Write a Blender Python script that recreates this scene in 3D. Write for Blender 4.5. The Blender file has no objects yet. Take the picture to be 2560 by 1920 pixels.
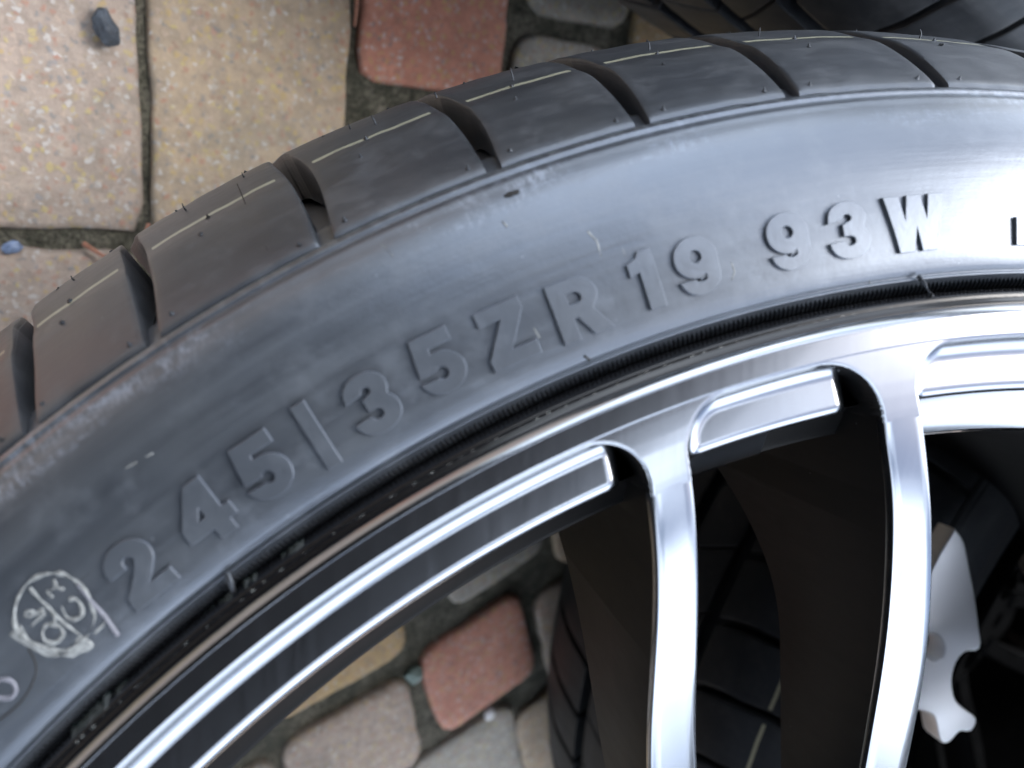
import bpy, bmesh, math, random
import numpy as np
from mathutils import Matrix, Vector, noise
random.seed(7)
R = math.radians
S = bpy.context.scene
COL = S.collection

# ------------------------------------------------------------------ frames
def V(*a): return Vector(a)
UPc = V(.5625, .3256, -.760).normalized()            # up, in camera axes (x right, y down, z forward)
Xc = V(.819, -.091, .567); Xc = (Xc - UPc * Xc.dot(UPc)).normalized()
Yc = UPc.cross(Xc)
GH = .3438                                            # camera height above the paving
def c2w_dir(v): return V(v.dot(Xc), v.dot(Yc), v.dot(UPc))
def c2w(v): return c2w_dir(v) + V(0, 0, GH)

# ------------------------------------------------------------------ camera
cam_d = bpy.data.cameras.new("camera"); cam = bpy.data.objects.new("camera", cam_d); COL.objects.link(cam)
rx, ry, rz = c2w_dir(V(1, 0, 0)), c2w_dir(V(0, -1, 0)), c2w_dir(V(0, 0, -1))
m = Matrix((rx, ry, rz)).transposed().to_4x4(); m.translation = V(0, 0, GH)
cam.matrix_world = m
cam_d.sensor_width = 36; cam_d.lens = 1940 / 2560 * 36
cam_d.clip_start = .005; cam_d.clip_end = 200
cam_d.dof.use_dof = True; cam_d.dof.focus_distance = .188; cam_d.dof.aperture_fstop = 12
S.camera = cam

# ------------------------------------------------------------------ light
SUN_EL, SUN_AZ = 53, 34            # azimuth counted from +X towards +Y
w = bpy.data.worlds.new("World"); S.world = w; w.use_nodes = True
nt = w.node_tree; bg = nt.nodes["Background"]
sky = nt.nodes.new("ShaderNodeTexSky"); sky.sky_type = 'NISHITA'; sky.sun_disc = False
sky.sun_elevation = R(SUN_EL); sky.sun_rotation = R(90 - SUN_AZ)
sky.air_density = 1.0; sky.dust_density = 2.5; sky.ozone_density = 1.0
# thin white cloud over the blue
CLOUD = (3.4, 1.8, .74)
wtc = nt.nodes.new("ShaderNodeTexCoord"); wn = nt.nodes.new("ShaderNodeTexNoise")
wn.inputs['Scale'].default_value = 2.3; wn.inputs['Detail'].default_value = 6; wn.inputs['Roughness'].default_value = .55
wr = nt.nodes.new("ShaderNodeValToRGB"); wr.color_ramp.elements[0].position = .42; wr.color_ramp.elements[1].position = .62
wx = nt.nodes.new("ShaderNodeMix"); wx.data_type = 'RGBA'; wx.inputs[7].default_value = (15.0, 16.2, 18.0, 1)
wmp = nt.nodes.new("ShaderNodeMapping"); wmp.inputs['Location'].default_value = CLOUD
nt.links.new(wtc.outputs['Generated'], wmp.inputs[0]); nt.links.new(wmp.outputs[0], wn.inputs[0]); nt.links.new(wn.outputs[0], wr.inputs[0]); nt.links.new(wr.outputs[0], wx.inputs[0])
nt.links.new(sky.outputs[0], wx.inputs[6]); nt.links.new(wx.outputs[2], bg.inputs[0]); bg.inputs[1].default_value = .12
sl = bpy.data.lights.new("sun", 'SUN'); sl.energy = 1.3; sl.angle = R(30); sl.color = (1, .99, .97)
so = bpy.data.objects.new("sun", sl); COL.objects.link(so)
sd = V(math.cos(R(SUN_EL)) * math.cos(R(SUN_AZ)), math.cos(R(SUN_EL)) * math.sin(R(SUN_AZ)), math.sin(R(SUN_EL)))
so.rotation_euler = sd.to_track_quat('Z', 'Y').to_euler()
S.view_settings.view_transform = 'Standard'; S.view_settings.look = 'None'
S.view_settings.exposure = 1.68; S.view_settings.gamma = 1
S.view_settings.use_curve_mapping = False

# ------------------------------------------------------------------ object helpers
def tag(o, label=None, cat=None, group=None, kind=None):
    if label: o['label'] = label
    if cat: o['category'] = cat
    if group: o['group'] = group
    if kind: o['kind'] = kind
    return o
def link(name, me, mat, parent=None):
    o = bpy.data.objects.new(name, me); COL.objects.link(o)
    if mat and not me.materials: me.materials.append(mat)
    if parent: o.parent = parent
    return o
def mesh(name, verts, faces, smooth=True, uv=None):
    me = bpy.data.meshes.new(name); me.from_pydata([tuple(v) for v in verts], [], faces); me.update()
    if uv is not None:
        l = me.uv_layers.new(name="UVMap")
        vi = np.zeros(len(me.loops), dtype=np.int32); me.loops.foreach_get("vertex_index", vi)
        l.data.foreach_set("uv", np.asarray(uv, dtype=np.float32)[vi].ravel())
    me.polygons.foreach_set("use_smooth", [smooth] * len(me.polygons))
    return me
def edge_split_smooth(me, ang=35):
    me.polygons.foreach_set("use_smooth", [True] * len(me.polygons))
    try: me.set_sharp_from_angle(angle=R(ang))
    except Exception: pass
def fix_normals(me):
    bm = bmesh.new(); bm.from_mesh(me); bmesh.ops.recalc_face_normals(bm, faces=bm.faces); bm.to_mesh(me); bm.free()
    me.update()
def pol(r, th, z): return (r * math.cos(R(th)), r * math.sin(R(th)), z)
def resample(pts, step):
    out = [pts[0]]
    for (r0, z0), (r1, z1) in zip(pts, pts[1:]):
        n = max(1, int(math.hypot(r1 - r0, z1 - z0) / step))
        for i in range(1, n + 1): out.append((r0 + (r1 - r0) * i / n, z0 + (z1 - z0) * i / n))
    return out
def catmull(pts, k=4):
    out = []
    P = [pts[0]] + list(pts) + [pts[-1]]
    for i in range(1, len(P) - 2):
        p0, p1, p2, p3 = P[i - 1], P[i], P[i + 1], P[i + 2]
        for j in range(k):
            t = j / k
            out.append(tuple(.5 * (2 * b + (c - a) * t + (2 * a - 5 * b + 4 * c - d) * t * t + (3 * b - a - 3 * c + d) * t ** 3)
                             for a, b, c, d in zip(p0, p1, p2, p3)))
    out.append(tuple(pts[-1])); return out
def revolve(name, prof, n=720, closed=True, fn=None):
    """surface of revolution about z; uv = (angle in degrees/10, radius in cm)"""
    vs, uv, fs = [], [], []
    k = len(prof)
    for i in range(n + 1):
        th = 360 * i / n
        for j, (r, z) in enumerate(prof):
            if fn: r, z = fn(th % 360, r, z, j)
            vs.append(pol(r, th, z)); uv.append((th / 10, r * 100))
    for i in range(n):
        for j in range(k if closed else k - 1):
            a = i * k + j; b = i * k + (j + 1) % k
            fs.append((a, b, b + k, a + k))
    me = mesh(name, vs, fs, True, uv)
    return me

# ------------------------------------------------------------------ materials
def newmat(name):
    mt = bpy.data.materials.new(name); mt.use_nodes = True
    n = mt.node_tree; return mt, n, n.nodes["Principled BSDF"]
def nd(n, t, **k):
    x = n.nodes.new(t)
    for a, b in k.items():
        if a.startswith('i_'):
            x.inputs[a[2:].replace('_', ' ')].default_value = b
        else: setattr(x, a, b)
    return x
def ramp(n, stops, interp='LINEAR'):
    x = n.nodes.new("ShaderNodeValToRGB"); x.color_ramp.interpolation = interp
    e = x.color_ramp.elements
    while len(e) < len(stops): e.new(.5)
    for el, (p, c) in zip(e, stops):
        el.position = p; el.color = (c, c, c, 1) if isinstance(c, (int, float)) else (*c, 1)
    return x
def mapping(n, src, scale, loc=(0, 0, 0)):
    mp = n.nodes.new("ShaderNodeMapping"); mp.inputs['Scale'].default_value = scale; mp.inputs['Location'].default_value = loc
    n.links.new(src, mp.inputs[0]); return mp.outputs[0]
def math_(n, op, a, b=None, c=None, clamp=False):
    x = n.nodes.new("ShaderNodeMath"); x.operation = op; x.use_clamp = clamp
    for i, v in enumerate((a, b, c)):
        if v is None: continue
        if isinstance(v, (int, float)): x.inputs[i].default_value = v
        else: n.links.new(v, x.inputs[i])
    return x.outputs[0]
def mixc(n, f, a, b, mode='MIX'):
    x = n.nodes.new("ShaderNodeMix"); x.data_type = 'RGBA'; x.blend_type = mode
    for i, v in ((0, f), (6, a), (7, b)):
        if isinstance(v, (int, float)): x.inputs[i].default_value = v
        elif isinstance(v, tuple): x.inputs[i].default_value = (*v, 1)
        else: n.links.new(v, x.inputs[i])
    return x.outputs[2]
def bump(n, h, strength, dist, normal=None):
    b = n.nodes.new("ShaderNodeBump"); b.inputs['Strength'].default_value = strength; b.inputs['Distance'].default_value = dist
    n.links.new(h, b.inputs['Height'])
    if normal: n.links.new(normal, b.inputs['Normal'])
    return b.outputs[0]

def rubber(name, base=.022, rough=.40, dirt=.35, cream=False, scuff=False, spec=.6, coat=0.0):
    mt, n, p = newmat(name)
    uvn = n.nodes.new("ShaderNodeUVMap"); ob = n.nodes.new("ShaderNodeTexCoord")
    uv = uvn.outputs[0]; oc = ob.outputs['Object']
    # long smears running round the tyre
    st = nd(n, "ShaderNodeTexNoise", i_Scale=1.0, i_Detail=6.0, i_Roughness=.62)
    n.links.new(mapping(n, uv, (.55, 2.6, 1)), st.inputs[0])
    cl = nd(n, "ShaderNodeTexNoise", i_Scale=38.0, i_Detail=5.0, i_Roughness=.6); n.links.new(oc, cl.inputs[0])
    fine = nd(n, "ShaderNodeTexNoise", i_Scale=1500.0, i_Detail=3.0, i_Roughness=.6); n.links.new(oc, fine.inputs[0])
    mid = nd(n, "ShaderNodeTexNoise", i_Scale=220.0, i_Detail=4.0, i_Roughness=.65); n.links.new(oc, mid.inputs[0])
    f1 = ramp(n, [(.38, 0.0), (.72, 1.0)]); n.links.new(st.outputs[0], f1.inputs[0])
    f2 = ramp(n, [(.40, 0.0), (.70, 1.0)]); n.links.new(cl.outputs[0], f2.inputs[0])
    d = math_(n, 'MULTIPLY', math_(n, 'ADD', math_(n, 'MULTIPLY', f1.outputs[0], .6), math_(n, 'MULTIPLY', f2.outputs[0], .5)), dirt)
    col = mixc(n, d, (base * .92, base * .98, base * 1.08), (base * 3.2, base * 3.2, base * 3.1))
    # dust specks
    sp = nd(n, "ShaderNodeTexVoronoi", i_Scale=330.0); n.links.new(oc, sp.inputs[0])
    spr = ramp(n, [(.020, 1.0), (.042, 0.0)]); n.links.new(sp.outputs['Distance'], spr.inputs[0])
    spk = nd(n, "ShaderNodeTexNoise", i_Scale=160.0); n.links.new(oc, spk.inputs[0])
    spm = ramp(n, [(.56, 0.0), (.60, 1.0)]); n.links.new(spk.outputs[0], spm.inputs[0])
    speck = math_(n, 'MULTIPLY', spr.outputs[0], spm.outputs[0])
    col = mixc(n, math_(n, 'MULTIPLY', speck, .75), col, (.42, .44, .45))
    sep = n.nodes.new("ShaderNodeSeparateXYZ"); n.links.new(uv, sep.inputs[0])
    dp = nd(n, "ShaderNodeTexNoise", i_Scale=95.0, i_Detail=8.0, i_Roughness=.72); n.links.new(oc, dp.inputs[0])
    dr_ = ramp(n, [(.50, 0.0), (.66, 1.0)]); n.links.new(dp.outputs[0], dr_.inputs[0])
    col = mixc(n, math_(n, 'MULTIPLY', dr_.outputs[0], dirt * .45), col, (.115, .115, .115))
    if scuff:
        # chalky scuffs in a band just under the shoulder ridge
        sn = nd(n, "ShaderNodeTexNoise", i_Scale=1.0, i_Detail=7.0, i_Roughness=.7); n.links.new(mapping(n, uv, (1.1, .9, 1), (3.3, .4, 0)), sn.inputs[0])
        sg = nd(n, "ShaderNodeTexNoise", i_Scale=1.0, i_Detail=4.0, i_Roughness=.7); n.links.new(mapping(n, uv, (34, 3.5, 1)), sg.inputs[0])
        a = ramp(n, [(.50, 0.0), (.66, 1.0)]); n.links.new(sn.outputs[0], a.inputs[0])
        b = ramp(n, [(.44, 0.0), (.62, 1.0)]); n.links.new(sg.outputs[0], b.inputs[0])
        band = ramp(n, [(.0, 0.0), (.25, 1.0), (.75, 1.0), (1., 0.0)])
        n.links.new(math_(n, 'MULTIPLY', math_(n, 'SUBTRACT', sep.outputs[1], 29.35), 1.0), band.inputs[0])
        m1 = math_(n, 'MULTIPLY', math_(n, 'MULTIPLY', a.outputs[0], b.outputs[0]), band.outputs[0])
        col = mixc(n, math_(n, 'MULTIPLY', m1, .55), col, (.34, .36, .40))
        # dust in the corner below the ridge
        band2 = ramp(n, [(.0, 0.0), (.5, 1.0), (1., 0.0)]); n.links.new(math_(n, 'MULTIPLY', math_(n, 'SUBTRACT', sep.outputs[1], 30.12), 3.2), band2.inputs[0])
        m2 = math_(n, 'MULTIPLY', band2.outputs[0], b.outputs[0])
        col = mixc(n, math_(n, 'MULTIPLY', m2, .5), col, (.22, .22, .21))
    if cream:
        wob = nd(n, "ShaderNodeTexNoise", i_Scale=300.0, i_Detail=2.0); n.links.new(oc, wob.inputs[0])
        v = math_(n, 'ADD', sep.outputs[1], math_(n, 'MULTIPLY', math_(n, 'SUBTRACT', wob.outputs[0], .5), .035))
        dist = math_(n, 'ABSOLUTE', math_(n, 'SUBTRACT', v, 32.12))
        ln = ramp(n, [(.0, 1.0), (.028, 1.0), (.042, 0.0)]); n.links.new(dist, ln.inputs[0])
        # the line stops short of the block ends (u runs 0..1 over a block)
        e = math_(n, 'MULTIPLY', math_(n, 'GREATER_THAN', sep.outputs[0], .05), math_(n, 'LESS_THAN', sep.outputs[0], .93))
        col = mixc(n, math_(n, 'MULTIPLY', ln.outputs[0], e), col, (.31, .30, .21))
    n.links.new(col, p.inputs['Base Color'])
    rr = math_(n, 'ADD', math_(n, 'ADD', math_(n, 'MULTIPLY', f1.outputs[0], .10), math_(n, 'MULTIPLY', dr_.outputs[0], .07)), math_(n, 'MULTIPLY', mid.outputs[0], .12))
    n.links.new(math_(n, 'ADD', rr, rough - .10), p.inputs['Roughness'])
    p.inputs['Specular IOR Level'].default_value = spec; p.inputs['Specular Tint'].default_value = (.74, .84, 1, 1); p.inputs['Coat Tint'].default_value = (.84, .91, 1, 1)  # blue tint puts the sky's sheen into the reflection colour
    p.inputs['Coat Weight'].default_value = coat; p.inputs['Coat Roughness'].default_value = .36
    b0 = bump(n, st.outputs[0], .35, .0006)
    b1 = bump(n, mid.outputs[0], .30, .00025, b0)
    b2 = bump(n, fine.outputs[0], .35, .00008, b1)
    n.links.new(b2, p.inputs['Normal'])
    return mt

M = {}
M['sidewall'] = rubber("sidewall rubber", .026, .38, .55, scuff=True, spec=1.0, coat=1.0)
M['tread'] = rubber("tread rubber", .021, .44, .55, cream=True, spec=.8, coat=.45)
M['tread_far'] = rubber("dusty tread rubber", .020, .5, .8, cream=False, spec=.5)
M['tread_dark'] = rubber("shaded tread rubber", .012, .5, .25, cream=True, spec=.4)  # darker copy of the tread; shade behind the spokes is in the colour
M['far'] = rubber("far tyre rubber", .022, .5, .4, spec=.5)
M['bead'] = rubber("bead rubber", .016, .42, .15, spec=.5)

def metal(name, base, rough, metallic=1.0, coat=.6, brushed=0.0, streak=.05):
    mt, n, p = newmat(name)
    oc = n.nodes.new("ShaderNodeTexCoord").outputs['Object']
    p.inputs['Base Color'].default_value = (*base, 1); p.inputs['Metallic'].default_value = metallic
    p.inputs['Coat Weight'].default_value = coat; p.inputs['Coat Roughness'].default_value = .04
    nz = nd(n, "ShaderNodeTexNoise", i_Scale=120.0, i_Detail=6.0, i_Roughness=.7); n.links.new(oc, nz.inputs[0])
    br = nd(n, "ShaderNodeTexNoise", i_Scale=1.0, i_Detail=5.0, i_Roughness=.7)
    n.links.new(mapping(n, oc, (900, 60, 60)), br.inputs[0])
    n.links.new(math_(n, 'ADD', math_(n, 'MULTIPLY', br.outputs[0], .10 + brushed), rough - .05), p.inputs['Roughness'])
    # dust specks on the paint
    sp = nd(n, "ShaderNodeTexVoronoi", i_Scale=260.0); n.links.new(oc, sp.inputs[0])
    a = ramp(n, [(.018, 1.0), (.035, 0.0)]); n.links.new(sp.outputs['Distance'], a.inputs[0])
    sk = nd(n, "ShaderNodeTexNoise", i_Scale=110.0); n.links.new(oc, sk.inputs[0])
    b = ramp(n, [(.58, 0.0), (.62, 1.0)]); n.links.new(sk.outputs[0], b.inputs[0])
    f = math_(n, 'MULTIPLY', a.outputs[0], b.outputs[0])
    n.links.new(mixc(n, math_(n, 'MULTIPLY', f, .8), base, (.6, .6, .6)), p.inputs['Base Color'])
    n.links.new(bump(n, br.outputs[0], streak + brushed, .00005), p.inputs['Normal'])
    return mt
M['rim'] = metal("dark polished alloy", (.25, .268, .295), .19)
M['hub'] = metal("bright alloy", (.7, .72, .75), .25)
M['plate'] = metal("bright satin alloy", (.88, .91, .96), .5, metallic=.5, coat=0.0)
M['pocket'] = metal("satin black paint", (.0018, .0018, .002), .5, metallic=0.0, coat=0.0)  # near-black for spoke sides, pocket walls and barrel
M['pocket'].node_tree.nodes['Principled BSDF'].inputs['Specular IOR Level'].default_value = .12
MATT = lambda: plain("far wheel shade black", (.002, .002, .002), 1.0, .3, 60, spec=0.0)  # keeps the wheels behind dark; their shade is put into the colour
M['black'] = metal("black lacquer", (.004, .004, .0045), .25, metallic=0.0, coat=.25)
M['black'].node_tree.nodes['Principled BSDF'].inputs['Specular IOR Level'].default_value = .3

def paver_mat(name, c1, c2, c3, stain):
    mt, n, p = newmat(name)
    oi = n.nodes.new("ShaderNodeObjectInfo"); tc = n.nodes.new("ShaderNodeTexCoord")
    geo = n.nodes.new("ShaderNodeNewGeometry"); pos0 = geo.outputs['Position']
    dn = nd(n, "ShaderNodeTexNoise", i_Scale=420.0, i_Detail=3.0); n.links.new(pos0, dn.inputs[0])
    dv = n.nodes.new("ShaderNodeVectorMath"); dv.operation = 'MULTIPLY_ADD'; n.links.new(dn.outputs['Color'], dv.inputs[0]); dv.inputs[1].default_value = (.0042, .0042, .0042); n.links.new(pos0, dv.inputs[2])
    pos = dv.outputs[0]
    v1 = nd(n, "ShaderNodeTexVoronoi", i_Scale=360.0); n.links.new(pos, v1.inputs[0])
    v2 = nd(n, "ShaderNodeTexVoronoi", i_Scale=270.0); n.links.new(pos, v2.inputs[0])
    n1 = nd(n, "ShaderNodeTexNoise", i_Scale=26.0, i_Detail=6.0, i_Roughness=.65); n.links.new(pos, n1.inputs[0])
    n2 = nd(n, "ShaderNodeTexNoise", i_Scale=150.0, i_Detail=6.0, i_Roughness=.7); n.links.new(pos, n2.inputs[0])
    n3 = nd(n, "ShaderNodeTexNoise", i_Scale=900.0, i_Detail=4.0, i_Roughness=.7); n.links.new(pos, n3.inputs[0])
    r1 = ramp(n, [(.32, c1), (.5, c2), (.68, c3)]); n.links.new(n1.outputs[0], r1.inputs[0])
    r2 = ramp(n, [(.30, tuple(c * .62 for c in c3)), (.5, c1), (.66, tuple(min(.8, c * 1.25) for c in c2))]); n.links.new(n2.outputs[0], r2.inputs[0])
    col = mixc(n, .55, r1.outputs[0], r2.outputs[0])
    # grains of many colours
    sc = n.nodes.new("ShaderNodeSeparateColor"); n.links.new(v1.outputs['Color'], sc.inputs[0])
    g = ramp(n, [(0, (.46, .42, .38)), (.14, (.50, .36, .14)), (.26, (.42, .20, .14)), (.38, (.60, .58, .56)), (.50, (.20, .21, .22)), (.62, (.50, .38, .30)), (.74, (.52, .42, .16)), (.86, (.32, .20, .15)), (.95, (.54, .53, .52))], 'CONSTANT')
    n.links.new(sc.outputs[0], g.inputs[0])
    gm = ramp(n, [(.25, 1.0), (.50, 0.0)]); n.links.new(v1.outputs['Distance'], gm.inputs[0])
    col = mixc(n, math_(n, 'MULTIPLY', gm.outputs[0], .60), col, g.outputs[0])
    sc2 = n.nodes.new("ShaderNodeSeparateColor"); n.links.new(v2.outputs['Color'], sc2.inputs[0])
    big = math_(n, 'MULTIPLY', math_(n, 'GREATER_THAN', sc2.outputs[1], .72), 1.0)
    bm_ = ramp(n, [(.15, 1.0), (.40, 0.0)]); n.links.new(v2.outputs['Distance'], bm_.inputs[0])
    g2 = ramp(n, [(0, (.50, .485, .47)), (.35, (.48, .37, .15)), (.6, (.26, .27, .29)), (.8, (.48, .26, .2))], 'CONSTANT'); n.links.new(sc2.outputs[0], g2.inputs[0])
    col = mixc(n, math_(n, 'MULTIPLY', math_(n, 'MULTIPLY', big, bm_.outputs[0]), .6), col, g2.outputs[0])
    # damp, mossy stain patches
    n4 = nd(n, "ShaderNodeTexNoise", i_Scale=14.0, i_Detail=7.0, i_Roughness=.7); n.links.new(pos, n4.inputs[0])
    sm = ramp(n, [(.55, 0.0), (.75, 1.0)]); n.links.new(n4.outputs[0], sm.inputs[0])
    col = mixc(n, math_(n, 'MULTIPLY', sm.outputs[0], .5), col, stain)
    # dirt that has gathered on the worn rim of each block (vertex layer 'rim' is the distance to its edge)
    at = n.nodes.new("ShaderNodeAttribute"); at.attribute_name = 'rim'
    rimf = math_(n, 'MULTIPLY', at.outputs['Fac'], math_(n, 'ADD', n2.outputs[0], .35), clamp=True)
    col = mixc(n, math_(n, 'MULTIPLY', rimf, .55), col, (.045, .042, .030))
    n.links.new(col, p.inputs['Base Color']); p.inputs['Roughness'].default_value = .78
    p.inputs['Specular IOR Level'].default_value = .3
    h = math_(n, 'ADD', math_(n, 'MULTIPLY', v1.outputs['Distance'], -.6), n3.outputs[0])
    b1 = bump(n, n2.outputs[0], .5, .0012); n.links.new(bump(n, h, .6, .0008, b1), p.inputs['Normal'])
    return mt
PM = {
 'tan': paver_mat("tan paver", (.40, .315, .235), (.43, .33, .225), (.34, .295, .25), (.22, .20, .15)),
 'pink': paver_mat("pinkish grey paver", (.37, .30, .255), (.41, .33, .27), (.33, .275, .225), (.19, .18, .14)),
 'red': paver_mat("red paver", (.52, .225, .16), (.55, .26, .185), (.46, .22, .165), (.20, .14, .10)),
 'grey': paver_mat("grey paver", (.36, .335, .29), (.40, .355, .305), (.31, .305, .27), (.12, .13, .09)),
 'ochre': paver_mat("ochre paver", (.45, .31, .15), (.41, .285, .15), (.36, .27, .175), (.17, .14, .09)),
}
def joint_mat():
    mt, n, p = newmat("mossy joint sand")
    pos = n.nodes.new("ShaderNodeNewGeometry").outputs['Position']
    a = nd(n, "ShaderNodeTexNoise", i_Scale=60.0, i_Detail=8.0, i_Roughness=.75); n.links.new(pos, a.inputs[0])
    b = nd(n, "ShaderNodeTexNoise", i_Scale=500.0, i_Detail=5.0, i_Roughness=.7); n.links.new(pos, b.inputs[0])
    r = ramp(n, [(.30, (.035, .034, .026)), (.45, (.070, .068, .048)), (.55, (.13, .12, .09)), (.68, (.21, .19, .15))]); n.links.new(a.outputs[0], r.inputs[0])
    r2 = ramp(n, [(.35, .35), (.65, 1.6)]); n.links.new(b.outputs[0], r2.inputs[0])
    n.links.new(mixc(n, 1.0, r.outputs[0], r2.outputs[0], 'MULTIPLY'), p.inputs['Base Color'])
    p.inputs['Roughness'].default_value = .95
    n.links.new(bump(n, b.outputs[0], 1.0, .002), p.inputs['Normal']); return mt
M['joint'] = joint_mat()
def plain(name, col, rough=.6, var=.3, scale=300., metallic=0.0, bumpd=.0004, spec=.5):
    mt, n, p = newmat(name)
    pos = n.nodes.new("ShaderNodeTexCoord").outputs['Object']
    a = nd(n, "ShaderNodeTexNoise", i_Scale=scale, i_Detail=6.0, i_Roughness=.7); n.links.new(pos, a.inputs[0])
    r = ramp(n, [(.3, tuple(c * (1 - var) for c in col)), (.7, tuple(min(1, c * (1 + var)) for c in col))]); n.links.new(a.outputs[0], r.inputs[0])
    n.links.new(r.outputs[0], p.inputs['Base Color']); p.inputs['Roughness'].default_value = rough; p.inputs['Metallic'].default_value = metallic
    p.inputs['Specular IOR Level'].default_value = spec
    n.links.new(bump(n, a.outputs[0], .6, bumpd), p.inputs['Normal']); return mt
M['stone'] = plain("dark stone", (.045, .055, .070), .55, .6, 260, bumpd=.0015)
M['needle'] = plain("dry needle", (.30, .13, .08), .6, .3, 500)
M['pebble'] = plain("white pebble", (.62, .60, .60), .5, .2, 200)
M['pebble_green'] = plain("green grey pebble", (.16, .22, .20), .5, .3, 300)
M['pebble_blue'] = plain("blue grey pebble", (.14, .19, .30), .5, .4, 300)
M['paste'] = plain("drying bead paste", (.007, .013, .011), .10, .9, 900, bumpd=.0016, spec=1.0)
M['chalk'] = plain("worn raised rubber", (.15, .16, .16), .55, .75, 700, bumpd=.0003)
M['ridge'] = plain("worn lavender rubber", (.105, .108, .13), .45, .4, 700, bumpd=.0003)
M['dark'] = plain("dark shelter skin", (.018, .017, .016), .8, .3, 8, spec=.1)  # for the added shelter that rim and tyre mirror
M['cut'] = plain("cut rubber", (.006, .006, .006), .7, .3, 500)

M['matt'] = MATT()
# ------------------------------------------------------------------ tyre geometry (wheel frame: z out of the face, lip plane z=0)
HALF = -.1125
SURF = [(.3032, -.0162), (.306, -.0190), (.312, -.0265), (.318, -.0350), (.3212, -.0416), (.3262, -.0520), (.3298, -.0640), (.3312, -.0780)]
def mirror(pts): return [(r, 2 * HALF - z) for r, z in reversed(pts)]
SIDE = [(.2595, -.0150), (.2600, -.0120), (.2607, -.0085), (.2615, -.0066), (.2632, -.0052), (.2638, -.0045), (.2643, -.0040), (.2648, -.0046),
        (.2653, -.0042), (.2662, -.0039), (.2680, -.0037), (.2700, -.0037), (.2750, -.0040), (.2810, -.0048), (.2870, -.0060), (.2920, -.0077), (.2962, -.0098),
        (.2988, -.0117), (.3000, -.0126), (.3009, -.0138), (.3018, -.0141), (.3027, -.0158)]
FLOOR = [(.3026, -.0176), (.3040, -.0198), (.3062, -.0240), (.3073, -.0310), (.3100, -.0400), (.3130, -.0500), (.3170, -.0640), (.3215, -.0790), (.3235, -.0950)]
def tyre_profile():
    front = catmull(SIDE, 4) + [(.3028, -.0164)] + catmull(FLOOR, 3)
    prof = front + mirror(front)
    prof += [(.2560, -.2000), (.2540, -.1125), (.2560, -.0250)]
    return prof
def tyre_noise(th, r, z, j):
    if .2655 < r < .3005 and z > -.02:
        q = noise.noise(V(math.cos(R(th)) * 9, math.sin(R(th)) * 9, r * 60)) * .00022
        z += q
    return r, z
TYRE_ME = revolve("tyre", tyre_profile(), 900, True, tyre_noise); fix_normals(TYRE_ME)

def lerp_prof(P, t):
    x = t * (len(P) - 1); i = min(int(x), len(P) - 2); f = x - i
    return (P[i][0] + (P[i + 1][0] - P[i][0]) * f, P[i][1] + (P[i + 1][1] - P[i][1]) * f)
def slab(name, prof, eL, eR, depth, nu=26, seedv=0.0, th_mid=0.0):
    """a tread block: top follows the profile, eL/eR(t) give its left and right edge angles"""
    P = prof; nv = len(P)
    nrm = []
    for i in range(nv):
        a, b = P[max(0, i - 1)], P[min(nv - 1, i + 1)]
        dr, dz = b[0] - a[0], b[1] - a[1]; l = math.hypot(dr, dz) or 1
        nrm.append((-dz / l, dr / l))
    us = [0, .008, .030] + [.035 + .93 * k / (nu) for k in range(1, nu)] + [.970, .992, 1]
    drop = lambda k, n: {0: .0006, 1: .00014}.get(min(k, n - 1 - k), 0.0)
    vs, uv, fs = [], [], []
    U = len(us)
    for j in range(nv):
        t = j / (nv - 1)
        for k, u in enumerate(us):
            th = eL(t) + (eR(t) - eL(t)) * u
            d = max(drop(k, U),   .0004 if j in (0, nv - 1) else (.0001 if j in (1, nv - 2) else 0))
            d += (noise.noise(V(th * .9 + seedv, t * 3, 0)) * .00018)
            r, z = P[j]; r -= nrm[j][0] * d; z -= nrm[j][1] * d
            vs.append(pol(r, th, z)); uv.append((u, P[j][0] * 100 if P[j][1] > HALF - .02 else 20))
    for j in range(nv - 1):
        for k in range(U - 1):
            a = j * U + k; fs.append((a, a + 1, a + 1 + U, a + U))
    loop = [k for k in range(U)] + [j * U + U - 1 for j in range(1, nv)] + [(nv - 1) * U + k for k in range(U - 2, -1, -1)] + [j * U for j in range(nv - 2, 0, -1)]
    base = len(vs)
    for q in loop:
        j = q // U; k = q % U; th = eL(j / (nv - 1)) + (eR(j / (nv - 1)) - eL(j / (nv - 1))) * us[k]
        r, z = P[j]
        vs.append(pol(r - nrm[j][0] * depth(j / (nv - 1)), th, z - nrm[j][1] * depth(j / (nv - 1)))); uv.append((uv[q][0], 20))
    L = len(loop)
    for q in range(L):
        fs.append((loop[q], loop[(q + 1) % L], base + (q + 1) % L, base + q))
    me = mesh(name, vs, fs, True, uv); fix_normals(me); edge_split_smooth(me, 50)
    return me
SH = resample(catmull(SURF, 4), .0006)[::1]
def groove_c(t):   # centre line offset of a shoulder slot
    return -.30 * math.sin(math.pi * min(1, t / .62)) + (1.1 * ((t - .62) / .38) ** 2 if t > .62 else 0)
GROOVES = [159.6, 153.4, 147.2, 140.9, 134.9, 128.72, 124.0, 117.42, 111.1, 105.35, 99.32, 92.92, 86.6, 80.5, 74.1, 68.0]
def wid(t): return .42 * (.62 + .38 * math.sin(math.pi * min(1, t * 1.2)))
dep = lambda t: .0016 + .0095 * min(1, t / .45)

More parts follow.
